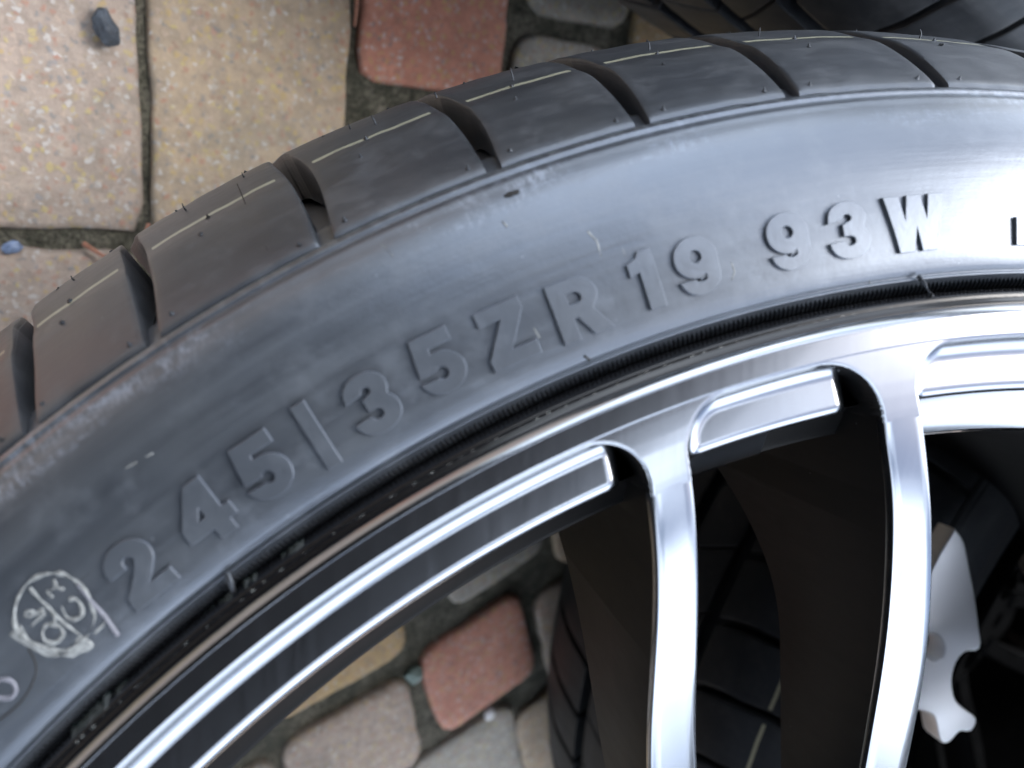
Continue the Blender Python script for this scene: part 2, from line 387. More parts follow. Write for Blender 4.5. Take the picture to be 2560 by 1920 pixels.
# other tread rows
ROW2 = [(.3313, -.0860), (.3316, -.1000), (.3317, -.1085)]
ROW3 = [(.3317, -.1165), (.3316, -.1260), (.3313, -.1390)]
SHB = mirror(SH)
def simple_block(name, prof, pitch, gap, slant=0.0, mid=None):
    f = (lambda t: slant * (t - .5))
    return slab(name, resample(prof, .0035), lambda t: pitch / 2 - gap / 2 + f(t), lambda t: -pitch / 2 + gap / 2 + f(t), lambda t: .0065, 14)
PITCH = 6.3
BLK2 = simple_block("tread_block", ROW2, PITCH, .30, 2.0)
BLK3 = simple_block("tread_block", ROW3, PITCH, .30, -2.0)
BLKF = slab("tread_block", SH[::2] + [SH[-1]], lambda t: PITCH / 2 - .38 + groove_c(t), lambda t: -PITCH / 2 + .38 + groove_c(t), dep, 14)
BLKB = slab("tread_block", SHB[::2] + [SHB[-1]], lambda t: PITCH / 2 - .38 + groove_c(1 - t), lambda t: -PITCH / 2 + .38 + groove_c(1 - t), lambda t: dep(1 - t), 14)

# ------------------------------------------------------------------ rim geometry
RIMP = [(.2596, -.0120), (.2604, -.0090), (.2606, -.0060), (.2602, -.0034), (.2592, -.0026), (.2584, -.0017), (.2578, -.0009), (.2572, -.00032), (.25665, -.00002), (.2564, -.00002)]
RIMU = [(.2414, -.0066), (.2409, -.0082), (.2408, -.0100), (.2404, -.0112), (.2344, -.0172), (.2334, -.0190), (.2318, -.0330)]
RIMB = [(.2318, -.0330), (.2322, -.0420), (.2315, -.0560), (.2300, -.0720), (.2290, -.1000), (.2295, -.1500), (.2310, -.1900),
        (.2350, -.1985), (.2450, -.2030), (.2560, -.2080), (.2590, -.2110), (.2590, -.2150), (.2560, -.2160), (.2440, -.2090), (.2350, -.2040), (.2325, -.1900),
        (.2310, -.1000), (.2330, -.0720), (.2400, -.0480), (.2480, -.0300), (.2560, -.0200), (.2596, -.0120)]
RIM_ME = revolve("rim", catmull(RIMP, 4), 720, False)
RIMU_ME = revolve("barrel_step", catmull(RIMU, 3), 720, False)
BAR_ME = revolve("barrel", catmull(RIMB, 3), 480, False)
def orient(me, inward_at):
    """make the face nearest the given (r, z) look towards the front"""
    best = min(me.polygons, key=lambda p: abs(math.hypot(p.center.x, p.center.y) - inward_at[0]) + abs(p.center.z - inward_at[1]))
    if best.normal.z < 0:
        bm = bmesh.new(); bm.from_mesh(me); bmesh.ops.reverse_faces(bm, faces=bm.faces); bm.to_mesh(me); bm.free()
orient(RIM_ME, (.2566, 0)); orient(RIMU_ME, (.2360, -.0150)); orient(BAR_ME, (.2335, -.0560))

def interp(tab, x):
    if x >= tab[0][0]: return tab[0][1]
    for (a, b), (c, d) in zip(tab, tab[1:]):
        if x >= c: 
            f = (x - a) / (c - a); return b + (d - b) * f
    return tab[-1][1]
def interp_s(tab, x):   # smoothed
    return sum(interp(tab, x + k * .0028) for k in range(-5, 6)) / 11   # running mean
HALFANG = [(.2560, 5.25), (.240, 5.6), (.225, 6.3), (.206, 7.35), (.180, 9.15), (.150, 11.0), (.120, 13.4), (.095, 16.0), (.070, 19.0)]
ZF = [(.262, -.00002), (.2523, -.00003), (.246, -.0001), (.240, -.0003), (.232, -.0009), (.225, -.0024), (.206, -.0088), (.180, -.0200), (.150, -.0330), (.120, -.0460), (.095, -.0600), (.070, -.0740)]
ZR = [(.256, -.120), (.232, -.118), (.222, -.100), (.214, -.086), (.204, -.076), (.192, -.069), (.178, -.066), (.120, -.084), (.070, -.094)]
HW = [(.256, .0039), (.235, .0040), (.22, .0044), (.20, .0051), (.18, .0058), (.16, .0062), (.06, .0065)]
RJ = .2389                       # below this radius the spoke is its own swept body
def sm(x): x = max(0., min(1., x)); return x * x * (3 - 2 * x)
def face_height(r, ang):
    """front surface of the rim ring, window corners, pocket shelf; ang is measured from the middle of a spoke pair (degrees)"""
    half = interp_s(HALFANG, r)
    # signed lateral distances to the two spokes (positive = larger angle side)
    x1 = R(ang - half) * r; x2 = R(ang + half) * r
    hw = interp_s(HW, r) - .00055
    dr = .2526 - r
    # the flank distances: left flank of a spoke = larger-angle side
    if abs(x1) < abs(x2): x, left = x1, x1 > 0
    else: x, left = x2, x2 > 0
    d = abs(x) - hw
    Rc = .0122 if left else .0098
    if dr <= 0: D = dr
    elif d <= 0: D = max(-.01, d)
    else:
        a, b = max(Rc - dr, 0), max(Rc - d, 0)
        D = Rc - math.hypot(a, b) if (a > 0 and b > 0) else min(dr, d)
    top = -.00002 if dr < 0 else zface(r)
    if D <= 0: return top
    # crisp machined edge, then the deep pocket wall
    e = .0007
    deep = top - (.0002 * (D / e) ** 2 if D < e else .0002 + (D - e) * 26)
    deep = max(deep, -.030)
    # the shelf, filleted into the ring and into the right flank, rounded off at its inner lip and at its free end
    sh = -.0046
    lip = (.2404 + .0026) - r
    if lip > 0: sh -= .0024 * (1 - math.sqrt(max(0, 1 - min(1, lip / .0026) ** 2))) + max(0, lip - .0026) * 40
    if left:
        g = (d - .0040) 
        q = (.0034 - g)
        if q > 0: sh -= .0030 * (1 - math.sqrt(max(0, 1 - min(1, q / .0034) ** 2))) + max(0, q - .0034) * 40
        if dr > 0:
            Df = dr; f = .0050
            if Df < f and d > .0040: sh = max(sh, sh + (top - .0009 - sh) * (1 - Df / f) ** 2.0 * sm((d - .0040) / .002))
    else:
        Df = D; f = .0050
        if Df < f: sh = max(sh, sh + (top - .0009 - sh) * (1 - Df / f) ** 2.0) if lip < .0026 else sh
    return max(deep, sh, -.030)
def zface(r): return interp_s(ZF, r)
def face_mesh():
    nth, nr = 1500, 132
    r1, r0 = .2565, .2384
    vs, fs = [], []
    zz = np.zeros((nth + 1, nr + 1))
    for i in range(nth + 1):
        ang = -36 + 72 * i / nth
        for j in range(nr + 1):
            r = r1 + (r0 - r1) * j / nr
            z = face_height(r, ang) if abs(ang) < 26 or j == 0 else None
            if z is None:
                if j_cache.get(j) is None: j_cache[j] = face_height(r, 34.0)
                z = j_cache[j]
            zz[i, j] = z; vs.append(pol(r, ang + 103.7, z))
    mi = []
    for i in range(nth):
        for j in range(nr):
            q = (zz[i, j], zz[i + 1, j], zz[i, j + 1], zz[i + 1, j + 1])
            if max(q) < -.0099 and r1 + (r0 - r1) * j / nr < .2400: continue
            a = i * (nr + 1) + j; fs.append((a, a + 1, a + nr + 2, a + nr + 1)); mi.append(1 if (min(q) < -.0105 or max(q) - min(q) > .0012) else 0)
    me = mesh("rim_face", vs, fs)
    me.polygons.foreach_set("material_index", mi)
    if me.polygons[0].normal.z < 0:
        bm = bmesh.new(); bm.from_mesh(me); bmesh.ops.reverse_faces(bm, faces=bm.faces); bm.to_mesh(me); bm.free()
    bm = bmesh.new(); bm.from_mesh(me); bmesh.ops.delete(bm, geom=[v for v in bm.verts if not v.link_faces], context='VERTS'); bm.to_mesh(me); bm.free()
    return me
j_cache = {}
FACE_ME = face_mesh()
def spoke_mesh(side):
    """side +1: spoke on the larger-angle side of the pair"""
    rs = [.2500, .2460, .2420, .2400, RJ + .0004, RJ]
    r = rs[-1]
    while r > .066: r -= .0024; rs.append(r)
    vs, fs = [], []
    for r in rs:
        hw = interp_s(HW, r); wl = wr = hw
        zf = zface(r); zr = interp_s(ZR, r)
        wl += .0003 * sm((r - .222) / .016); wr += .0002 * sm((r - .222) / .016)
        if r > RJ + .0002: zf -= .0030; wl += .0002; wr += .0002
        ca = 103.7 + side * interp_s(HALFANG, r)
        sec = [(wl - .0004, zr), (wl + .0002, zr + .0010), (wl, zf - .0022), (wl - .0001, zf - .0008), (wl - .0003, zf - .00022), (wl - .0007, zf - .00003), (wl * .5, zf), (0, zf + .00003), (-wr * .5, zf),
               (-wr + .0007, zf - .00003), (-wr + .0003, zf - .00022), (-wr + .0001, zf - .0008), (-wr, zf - .0022), (-wr - .0002, zr + .0010), (-wr + .0004, zr)]
        n = len(sec); a = R(ca)
        for x, z in sec:
            aa = a + x / r; vs.append((r * math.cos(aa), r * math.sin(aa), z))
    mi = []
    for i in range(len(rs) - 1):
        for j in range(n):
            a = i * n + j; b = i * n + (j + 1) % n
            fs.append((a, a + n, b + n, b)); mi.append(0 if (2 <= j <= 11 and rs[i] <= RJ + .0002) else 1)
    fs.append(tuple(range(n))); fs.append(tuple((len(rs) - 1) * n + j for j in range(n))); mi += [1, 1]
    me = mesh("spoke", vs, fs); fix_normals(me)
    me.polygons.foreach_set("material_index", mi)
    edge_split_smooth(me, 40); return me
SPK = [spoke_mesh(1), spoke_mesh(-1)]
SPKD = [q.copy() for q in SPK]

def curve_mesh(name, loops, extrude, bevel=0.0, res=1, offset=0.0):
    cu = bpy.data.curves.new(name, 'CURVE'); cu.dimensions = '2D'; cu.fill_mode = 'BOTH'
    cu.extrude = extrude; cu.offset = offset; cu.bevel_depth = bevel; cu.bevel_resolution = res
    for lp in loops:
        s = cu.splines.new('POLY'); s.points.add(len(lp) - 1); s.use_cyclic_u = True
        for p, (x, y) in zip(s.points, lp): p.co = (x, y, 0, 1)
    o = bpy.data.objects.new(name, cu); COL.objects.link(o)
    dg = bpy.context.evaluated_depsgraph_get(); dg.update()
    me = bpy.data.meshes.new_from_object(o.evaluated_get(dg)); me.name = name
    bpy.data.objects.remove(o); bpy.data.curves.remove(cu)
    bm = bmesh.new(); bm.from_mesh(me); bmesh.ops.remove_doubles(bm, verts=bm.verts, dist=1e-7); bm.to_mesh(me); bm.free()
    return me
def ell(cx, cy, rx, ry, a0, a1, n=14):
    return [(cx + rx * math.cos(R(a0 + (a1 - a0) * i / n)), cy + ry * math.sin(R(a0 + (a1 - a0) * i / n))) for i in range(n + 1)]
outl = []
for k in range(180):
    a = 2 * k; c = math.cos(R(5 * (a - 103.7))); outl.append(((.080 + .012 * c) * math.cos(R(a)), (.080 + .012 * c) * math.sin(R(a))))
hl = [outl, ell(0, 0, .0333, .0333, 0, 354, 59)]
for k in range(5):
    a = 103.7 + 36 + 72 * k; hl.append(ell(.056 * math.cos(R(a)), .056 * math.sin(R(a)), .0150, .0150, 0, 350, 30))
for k in range(5):
    a = 103.7 + 72 * k; hl.append(ell(.060 * math.cos(R(a)), .060 * math.sin(R(a)), .0085, .0085, 0, 350, 24))
HUB_ME = curve_mesh("hub", hl, .010, .0015, 3)
for v in HUB_ME.vertices: v.co.z -= .088
edge_split_smooth(HUB_ME, 40)

def build_wheel(name, mat, label, cat, group=None, front=False, tread_mat=None, block_range=(60, 170), rows=('F', '2', '3', 'B')):
    root = bpy.data.objects.new(name, None); COL.objects.link(root); root.empty_display_size = .1
    root.matrix_world = mat; tag(root, label, cat, group)
    def cp(me):
        if front: return me
        q = me.copy(); q.materials.clear(); return q
    ty = link("tyre", cp(TYRE_ME), None, root)
    if not ty.data.materials: ty.data.materials.append(M['sidewall'] if front else M['far'])
    rm = link("rim", cp(RIM_ME), None, root)
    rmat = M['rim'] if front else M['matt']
    if not rm.data.materials: rm.data.materials.append(rmat)
    ba = link("barrel", cp(BAR_ME), None, rm)
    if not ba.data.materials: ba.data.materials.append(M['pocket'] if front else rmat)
    st = link("barrel_step", cp(RIMU_ME), None, rm)
    if not st.data.materials: st.data.materials.append(M['pocket'])
    fm = cp(FACE_ME)
    for k in range(5):
        o = link("rim_face", fm, rmat, rm); o.rotation_euler.z = R(72 * k)
        if len(fm.materials) < 2: fm.materials.append(M['pocket'])
        for s in (0, 1):
            me = SPK[s] if front else SPKD[s]
            o = link("spoke", me, rmat, rm); o.rotation_euler.z = R(72 * k)
            if len(o.data.materials) < 2: o.data.materials.append(M["pocket"])
    o = link("hub", cp(HUB_ME), None, rm)
    if not o.data.materials: o.data.materials.append(rmat)
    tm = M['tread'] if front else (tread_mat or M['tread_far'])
    if front:
        for i in range(len(GROOVES) - 1):
            gl, gr_ = GROOVES[i], GROOVES[i + 1]
            me = slab("tread_block", SH, lambda t, g=gl: g - wid(t) + groove_c(t), lambda t, g=gr_: g + wid(t) + groove_c(t), dep, 30, i * 3.1)
            link("tread_block", me, tm, ty)
    else:
        a = block_range[0]; own = {}
        i = 0
        while a < block_range[1]:
            for key, me in (('F', BLKF), ('2', BLK2), ('3', BLK3), ('B', BLKB)):
                if key not in rows: continue
                if a == block_range[0]: own[key] = me.copy(); own[key].materials.clear(); own[key].materials.append(tm)
                o = link("tread_block", own[key], None, ty); o.rotation_euler.z = R(a + (2.1 if key in '2' else 0) + (.9 if key == '3' else 0))
            a += PITCH
    return root, ty, rm

# ------------------------------------------------------------------ wheel 1 (the subject)
n1 = V(.19120576, .09191579, -.97723684); c1 = V(.10688943, .24128521, .17508949)
a1 = (V(1, 0, 0) - n1 * n1.x).normalized(); b1 = n1.cross(a1)
Wm = Matrix((c2w_dir(a1), c2w_dir(b1), c2w_dir(n1))).transposed().to_4x4(); Wm.translation = c2w(c1)
W1, TY, RM = build_wheel("wheel", Wm, "tilted dark alloy wheel in the foreground, its worn black tyre moulded with size numbers", "wheel", front=True)

# wheel-frame helper: image pixel (2560 x 1920 of the photograph's proportions) -> point on the plane z=zz of the wheel
def on_wheel(px, py, zz=-.0036):
    d = V((px - 1280) / 1940, (py - 960) / 1940, 1); P0 = c1 + n1 * zz
    t = P0.dot(n1) / d.dot(n1); P = d * t - c1
    return P.dot(a1), P.dot(b1)
def side_z(r):
    P = SIDE
    for (r0, z0), (r1_, z1) in zip(P[6:], P[7:]):
        if r0 <= r <= r1_: return z0 + (z1 - z0) * (r - r0) / (r1_ - r0)
    return P[-1][1]
CS = catmull(SIDE, 4)
def side_zs(r):
    best = None
    for (r0, z0), (r1_, z1) in zip(CS[26:], CS[27:]):
        if r0 <= r <= r1_: return z0 + (z1 - z0) * (r - r0) / (r1_ - r0 + 1e-12)
    return side_z(r)

# --- moulded characters
def G1(): return [[(.26, 0), (.48, 0), (.48, 1), (.31, 1), (.25, .90), (.09, .83), (.09, .66), (.26, .71)]]
def G4(): return [[(.40, 0), (.61, 0), (.61, .21), (.74, .21), (.74, .39), (.61, .39), (.61, 1), (.38, 1), (0, .41), (0, .21), (.40, .21)], [(.40, .39), (.40, .71), (.18, .39)]]
def GZ(): return [[(0, 0), (.74, 0), (.74, .19), (.30, .19), (.73, .83), (.73, 1), (.04, 1), (.04, .81), (.43, .81), (0, .17)]]
def GW(): return [[(.20, 0), (.42, 0), (.52, .60), (.62, 0), (.84, 0), (1.04, 1), (.82, 1), (.72, .40), (.62, 1), (.42, 1), (.32, .40), (.22, 1), (0, 1)]]
def GE(): return [[(0, 0), (.60, 0), (.60, .18), (.20, .18), (.20, .42), (.54, .42), (.54, .59), (.20, .59), (.20, .82), (.59, .82), (.59, 1), (0, 1)]]
def GS(): return [[(0, -.06), (.17, -.06), (.17, 1.08), (0, 1.08)]]
def GR():
    o = [(0, 0), (.22, 0), (.22, .38), (.34, .38), (.52, 0), (.78, 0), (.57, .43)] + ell(.41, .71, .31, .29, -52, 90) + [(0, 1)]
    return [o, [(.22, .56), (.38, .56)] + ell(.39, .69, .12, .135, -80, 80, 8) + [(.38, .83), (.22, .83)]]
def G5():
    o = [(.09, 1), (.65, 1), (.65, .81), (.27, .81), (.25, .645)] + ell(.335, .33, .345, .335, 92, -165, 26) + ell(.335, .325, .125, .145, -140, 145, 16) + [(.015, .42)]
    return [o]
def G3():
    o = [(.02, .70)] + ell(.345, .735, .315, .265, 172, -32, 20) + ell(.345, .300, .345, .300, 42, -172, 24) + [(.10, .275)] + ell(.345, .30, .13, .125, -168, 78, 14) + [(.27, .43), (.27, .585)] + ell(.345, .725, .105, .105, -80, 172, 12)
    return [o]
def G2():
    o = [(0, 0), (.70, 0), (.70, .19), (.29, .19), (.47, .35)] + ell(.345, .69, .335, .31, -40, 178, 26) + [(.02, .655), (.23, .655)] + ell(.345, .69, .115, .125, 180, -35, 14) + [(.30, .45), (.02, .20)]
    return [o]
def G9():
    o = ell(.345, .32, .325, .32, 196, 352, 20) + ell(.345, .655, .345, .345, 0, 300, 32) + [(.485, .33)] + ell(.36, .255, .125, .085, 5, -168, 12)
    return [o, ell(.345, .67, .13, .15, 0, 345, 23)]
def place_glyph(loops, px, py, h, wx, name, depth=.00130, mat=None, zoff=0.0, ang=0.0, width=None):
    me = curve_mesh(name, [[(x * h * wx, y * h) for x, y in lp] for lp in loops], depth / 2 * 1.0, .00008, 0, .00027)
    bm = bmesh.new(); bm.from_mesh(me)
    xs = [v.co.x for v in bm.verts]; ys = [v.co.y for v in bm.verts]
    cx, cy = (min(xs) + max(xs)) / 2, (min(ys) + max(ys)) / 2
    y = min(ys) + .0012
    while y < max(ys):
        bmesh.ops.bisect_plane(bm, geom=bm.verts[:] + bm.edges[:] + bm.faces[:], plane_co=(0, y, 0), plane_no=(0, 1, 0), dist=1e-7); y += .0012
    X, Y = on_wheel(px, py); r0 = math.hypot(X, Y); th0 = math.atan2(Y, X)
    ca, sa = math.cos(ang), math.sin(ang)
    for v in bm.verts:
        x, y, z = v.co.x - cx, v.co.y - cy, v.co.z
        x, y = x * ca - y * sa, x * sa + y * ca
        rr = math.hypot(r0 + y, x); th = th0 - math.atan2(x, r0 + y)
        zz = side_zs(rr) + z + zoff
        v.co = (rr * math.cos(th), rr * math.sin(th), zz)
    bmesh.ops.recalc_face_normals(bm, faces=bm.faces)
    bm.to_mesh(me); bm.free(); edge_split_smooth(me, 22)
    return link(name, me, mat or M['glyph'], TY)
M['glyph'] = rubber("moulded lettering rubber", .036, .38, .5, spec=1.0, coat=1.0)
D = 2560 / 2212
H = .0100
for fn, x, y, nm in ((G2, 296, 1232, 'raised_digit'), (G4, 438, 1108, 'raised_digit'), (G5, 566, 1011, 'raised_digit'), (GS, 683, 940, 'raised_slash'), (G3, 803, 871, 'raised_digit'),
                     (G5, 946, 785, 'raised_digit'), (GZ, 1094, 722, 'raised_letter'), (GR, 1252, 664, 'raised_letter'), (G1, 1394, 606, 'raised_digit'), (G9, 1506, 574, 'raised_digit'),
                     (G9, 1703, 521, 'raised_digit'), (G3, 1832, 497, 'raised_digit'), (GW, 1978, 482, 'raised_letter')):
    o = place_glyph(fn(), x * D, y * D, H, 1.12 if fn is not GW else 1.16, nm)
    if fn is GW: pass
place_glyph(GE(), 2210 * D, 499 * D, .0048, 1.1, 'raised_letter')

# --- raised strokes: polyline ribbons on the sidewall, given in photo pixels
def stroke(name, pts, wmm, hmm, mat, closed=False, parent=TY, jitter=0.0, zfun=None):
    bm = bmesh.new(); P = []
    for px, py in pts:
        X, Y = on_wheel(px, py); P.append(V(X, Y, 0))
    if closed: P.append(P[0])
    # resample
    Q = []
    for a, b in zip(P, P[1:]):
        k = max(1, int((b - a).length / .0004))
        for i in range(k): Q.append(a.lerp(b, i / k))
    if not closed: Q.append(P[-1])
    prev = None; rows = []
    nq = len(Q)
    for i, q in enumerate(Q):
        d = (Q[(i + 1) % nq] - Q[i - 1]) if closed else (Q[min(i + 1, nq - 1)] - Q[max(i - 1, 0)])
        d.normalize(); s = V(-d.y, d.x, 0)
        ww = wmm / 2000 * (1 + jitter * noise.noise(V(i * .21, wmm, q.x * 50)) * 1.6)
        hh = hmm / 1000 * (1 + jitter * noise.noise(V(i * .3, 5, q.y * 50)))
        row = []
        for u, hz in ((-1, -.25), (-.8, .55), (-.35, 1), (.35, 1), (.8, .55), (1, -.25)):
            p = q + s * (u * ww); r = math.hypot(p.x, p.y)
            z = (zfun or side_zs)(r) + hh * hz
            row.append(bm.verts.new((p.x, p.y, z)))
        rows.append(row)
    for i in range(nq if closed else nq - 1):
        a, b = rows[i], rows[(i + 1) % nq]
        for j in range(5): bm.faces.new((a[j], a[j + 1], b[j + 1], b[j]))
    if not closed: bm.faces.new(rows[0]); bm.faces.new(rows[-1])
    bmesh.ops.recalc_face_normals(bm, faces=bm.faces)
    me = bpy.data.meshes.new(name); bm.to_mesh(me); bm.free(); me.polygons.foreach_set("use_smooth", [True] * len(me.polygons))
    return link(name, me, mat, parent)
def Zp(x, y, s=4.74, x0=0, y0=1400): return (x0 + x / s, y0 + y / s)     # a close-up crop of the photo -> photo pixels
ring = [Zp(x, y) for x, y in [(640, 190), (780, 215), (900, 290), (1010, 400), (1085, 560), (1115, 700), (1060, 860), (960, 970), (820, 1060), (660, 1080), (480, 1050), (300, 960), (160, 840), (130, 700), (150, 540), (210, 400), (320, 280), (470, 210)]]
def smooth_closed(pts, k=5):
    n = len(pts); out = []
    for i in range(n):
        p0, p1, p2, p3 = pts[i - 1], pts[i], pts[(i + 1) % n], pts[(i + 2) % n]
        for j in range(k):
            t = j / k
            out.append(tuple(.5 * (2 * b + (c - a) * t + (2 * a - 5 * b + 4 * c - d) * t * t + (3 * b - a - 3 * c + d) * t ** 3) for a, b, c, d in zip(p0, p1, p2, p3)))
    return out
stroke("stamp_ring", smooth_closed(ring), .55, .28, M['chalk'], True, jitter=.9)
stroke("stamp_ring_edge", catmull([Zp(x, y) for x, y in [(140, 850), (300, 990), (480, 1080), (660, 1130), (800, 1120), (930, 1060), (1030, 940)]], 5), 1.5, .22, M['chalk'], jitter=1.0)
stroke("stamp_bar", [Zp(300, 370), Zp(520, 560), Zp(750, 760), Zp(980, 920)], .45, .25, M['chalk'], jitter=.7)
stroke("stamp_letter", catmull([Zp(x, y) for x, y in [(800, 485), (890, 480), (955, 560), (960, 660), (880, 710), (780, 690), (715, 570)]], 5), .6, .28, M['chalk'], jitter=.6)
stroke("stamp_letter", smooth_closed([Zp(x, y) for x, y in [(600, 780), (700, 800), (735, 880), (690, 960), (600, 995), (510, 950), (490, 860), (530, 790)]]), .62, .28, M['chalk'], True, jitter=.6)
stroke("stamp_letter", catmull([Zp(x, y) for x, y in [(600, 780), (640, 710), (590, 650)]], 4), .5, .25, M['chalk'], jitter=.6)
stroke("stamp_letter", [Zp(490, 600), Zp(330, 700), Zp(260, 690), Zp(270, 640), Zp(380, 640)], .4, .2, M['chalk'], jitter=.7)
stroke("stamp_letter", [Zp(510, 640), Zp(350, 800)], .5, .2, M['chalk'], jitter=.7)
stroke("stamp_letter", [Zp(600, 260), Zp(640, 350), Zp(520, 400), Zp(600, 470)], .4, .2, M['chalk'], jitter=.8)
stroke("stamp_letter", [Zp(640, 350), Zp(740, 370)], .4, .2, M['chalk'], jitter=.8)
stroke("mould_bar", [Zp(900, 300), Zp(1130, 560), Zp(1250, 680), Zp(1400, 900)], .75, .40, M['ridge'], jitter=.3)
stroke("scratch", [Zp(1110, 880), Zp(1190, 800), Zp(1260, 720)], .3, .15, M['chalk'], jitter=.8)
stroke("mould_line", [Zp(900, 285), Zp(1130, 110)], .16, .10, M['cut'])
def C1(x, y): return (x / 2.37, 1220 + y / 2.37)
stroke("raised_digit", smooth_closed([C1(x, y) for x, y in [(30, 1140), (75, 1160), (88, 1200), (70, 1240), (20, 1252), (-25, 1240), (-40, 1195), (-20, 1150)]]), .75, .3, M['ridge'], True, jitter=.15)
stroke("mould_line", catmull([C1(x, y) for x, y in [(160, 960), (205, 1040), (205, 1120), (150, 1230), (80, 1310), (-40, 1400)]], 5), .3, .12, M['cut'])
for k, pts in enumerate([[(954, 600), (966, 610), (986, 634)], [(1405, 815), (1418, 838)], [(1478, 575), (1500, 600), (1508, 640)], [(1268, 545), (1280, 560)],
        [(1560, 610), (1568, 640)], [(300, 1180), (330, 1163)], [(352, 1150), (372, 1140)], [(1335, 820), (1350, 845)], [(2180, 700), (2184, 712)], [(1830, 655), (1838, 680), (1830, 700)]]):
    stroke("scratch", pts, .22, .05, M['chalk'], jitter=1.0)
# nick in the sidewall, seam through one tread block
def nick(px, py, rx_, ry_):
    X, Y = on_wheel(px, py, -.008); r = math.hypot(X, Y); bm = bmesh.new()
    zc = side_zs(r)
    bmesh.ops.create_icosphere(bm, subdivisions=3, radius=1)
    a = math.atan2(Y, X)
    for v in bm.verts:
        x, y, z = v.co.x * rx_, v.co.y * ry_, v.co.z * .00022
        k = 1 + .35 * noise.noise(v.co * 2.2)
        x *= k; y *= k
        X2 = r + y; v.co = (X2 * math.cos(a - x / r), X2 * math.sin(a - x / r), side_zs(X2) + z + .00005)
    me = bpy.data.meshes.new("nick"); bm.to_mesh(me); bm.free(); edge_split_smooth(me, 80); return link("nick", me, M['cut'], TY)
nick(1286, 478, .0014, .00042); nick(1298, 476, .0006, .0003)
stroke("bead_crack", [(1462, 890), (1472, 897), (1478, 903)], .5, .2, M['cut'])

# --- ribbed bead ring: fine radial ribs, too many to count
bm = bmesh.new()
th = 68.0
while th < 150:
    for s, hh in ((.30, 0),):
        pts = []
        rr = [(.2606, -.0086), (.2613, -.0068), (.2624, -.0056), (.2634, -.0050)]
        lean = .12
        for k, (r, z) in enumerate(rr):
            t0 = th + lean * (k / 3 - .5)
            dz = .00055 if k < 3 else .0001
            pts.append([bm.verts.new(pol(r, t0 - .030, z - .0001)), bm.verts.new(pol(r + .0001, t0, z + dz)), bm.verts.new(pol(r, t0 + .030, z - .0001))])
        for k in range(3):
            for j in range(2): bm.faces.new((pts[k][j], pts[k][j + 1], pts[k + 1][j + 1], pts[k + 1][j]))
    th += .205
bmesh.ops.recalc_face_normals(bm, faces=bm.faces)
me = bpy.data.meshes.new("bead_ribs"); bm.to_mesh(me); bm.free()
tag(link("bead_ribs", me, M['bead'], TY), kind='stuff')

# --- little moulding pips and whiskers
def hair(pts, r0, r1, name="rubber_whisker", mat=None, parent=TY):
    bm = bmesh.new(); rings = []
    n = len(pts)
    for i, p in enumerate(pts):
        d = (pts[min(i + 1, n - 1)] - pts[max(i - 1, 0)]).normalized(); s = d.orthogonal().normalized(); t = d.cross(s)
        r = r0 + (r1 - r0) * i / (n - 1)
        rings.append([bm.verts.new(p + (s * math.cos(k * PI3) + t * math.sin(k * PI3)) * r) for k in range(6)])
    for a, b in zip(rings, rings[1:]):
        for k in range(6): bm.faces.new((a[k], a[(k + 1) % 6], b[(k + 1) % 6], b[k]))
    bm.faces.new(rings[0]); bm.faces.new(rings[-1]); bmesh.ops.recalc_face_normals(bm, faces=bm.faces)
    me = bpy.data.meshes.new(name); bm.to_mesh(me); bm.free(); edge_split_smooth(me, 60)
    return link(name, me, mat or M['bead'], parent)
PI3 = math.pi / 3
def surf_pt(t, th, off=0.0):
    r, z = lerp_prof(SURF, t); return V(*pol(r + off * .75, th, z + off * .66))
bm = bmesh.new()
random.seed(3)
for i in range(3, len(GROOVES) - 3):
    g0, g1 = GROOVES[i], GROOVES[i + 1]
    for f, t in ((.42, .40), (.50, .56), (.16, .10), (.86, .10), (.30, .80), (.75, .86)):
        th = g0 + (g1 - g0) * f + random.uniform(-.15, .15)
        p = surf_pt(t + random.uniform(-.02, .02), th); q = surf_pt(t, th, .0009)
        ax = (q - p).normalized(); s = ax.orthogonal().normalized(); tt = ax.cross(s)
        lean = V(random.uniform(-1, 1), random.uniform(-1, 1), 0) * .0003
        lv = []
        for rad, hh in ((.00062, -.00005), (.00050, .00018), (.00026, .00030), (.00020, .00075), (.00003, .00085)):
            lv.append([bm.verts.new(p + ax * hh + lean * (hh * 900) + (s * math.cos(k * PI3) + tt * math.sin(k * PI3)) * rad) for k in range(6)])
        for a, b in zip(lv, lv[1:]):
            for k in range(6): bm.faces.new((a[k], a[(k + 1) % 6], b[(k + 1) % 6], b[k]))
bmesh.ops.recalc_face_normals(bm, faces=bm.faces)
me = bpy.data.meshes.new("rubber_pips"); bm.to_mesh(me); bm.free(); me.polygons.foreach_set("use_smooth", [True] * len(me.polygons))
tag(link("rubber_pips", me, M['bead'], TY), kind='stuff')
for th, t, l in ((108.0, .62, .0028), (102.2, .62, .0020), (110.9, .70, .0014), (97.2, .64, .0018), (121.5, .72, .0016), (119.0, .74, .0012), (114.5, .72, .0012), (126.4, .74, .0012), (90.0, .60, .0020), (113.6, .66, .0020)):
    p = surf_pt(t, th); hair([p, p + V(*pol(l * .5, th, l * .25)), p + V(*pol(l, th + random.uniform(-8, 8), l * .2))], .00022, .00010)
def wp(px, py, z): X, Y = on_wheel(px, py, z); return V(X, Y, z)
hair([wp(568, 1432, -.0035), wp(576, 1452, -.0028), wp(584, 1480, -.0040), wp(589, 1512, -.0060)], .00052, .00038)
hair([wp(2296, 690, -.0036), wp(2312, 712, -.0026), wp(2328, 738, -.0030), wp(2341, 752, -.0045)], .00045, .00030)

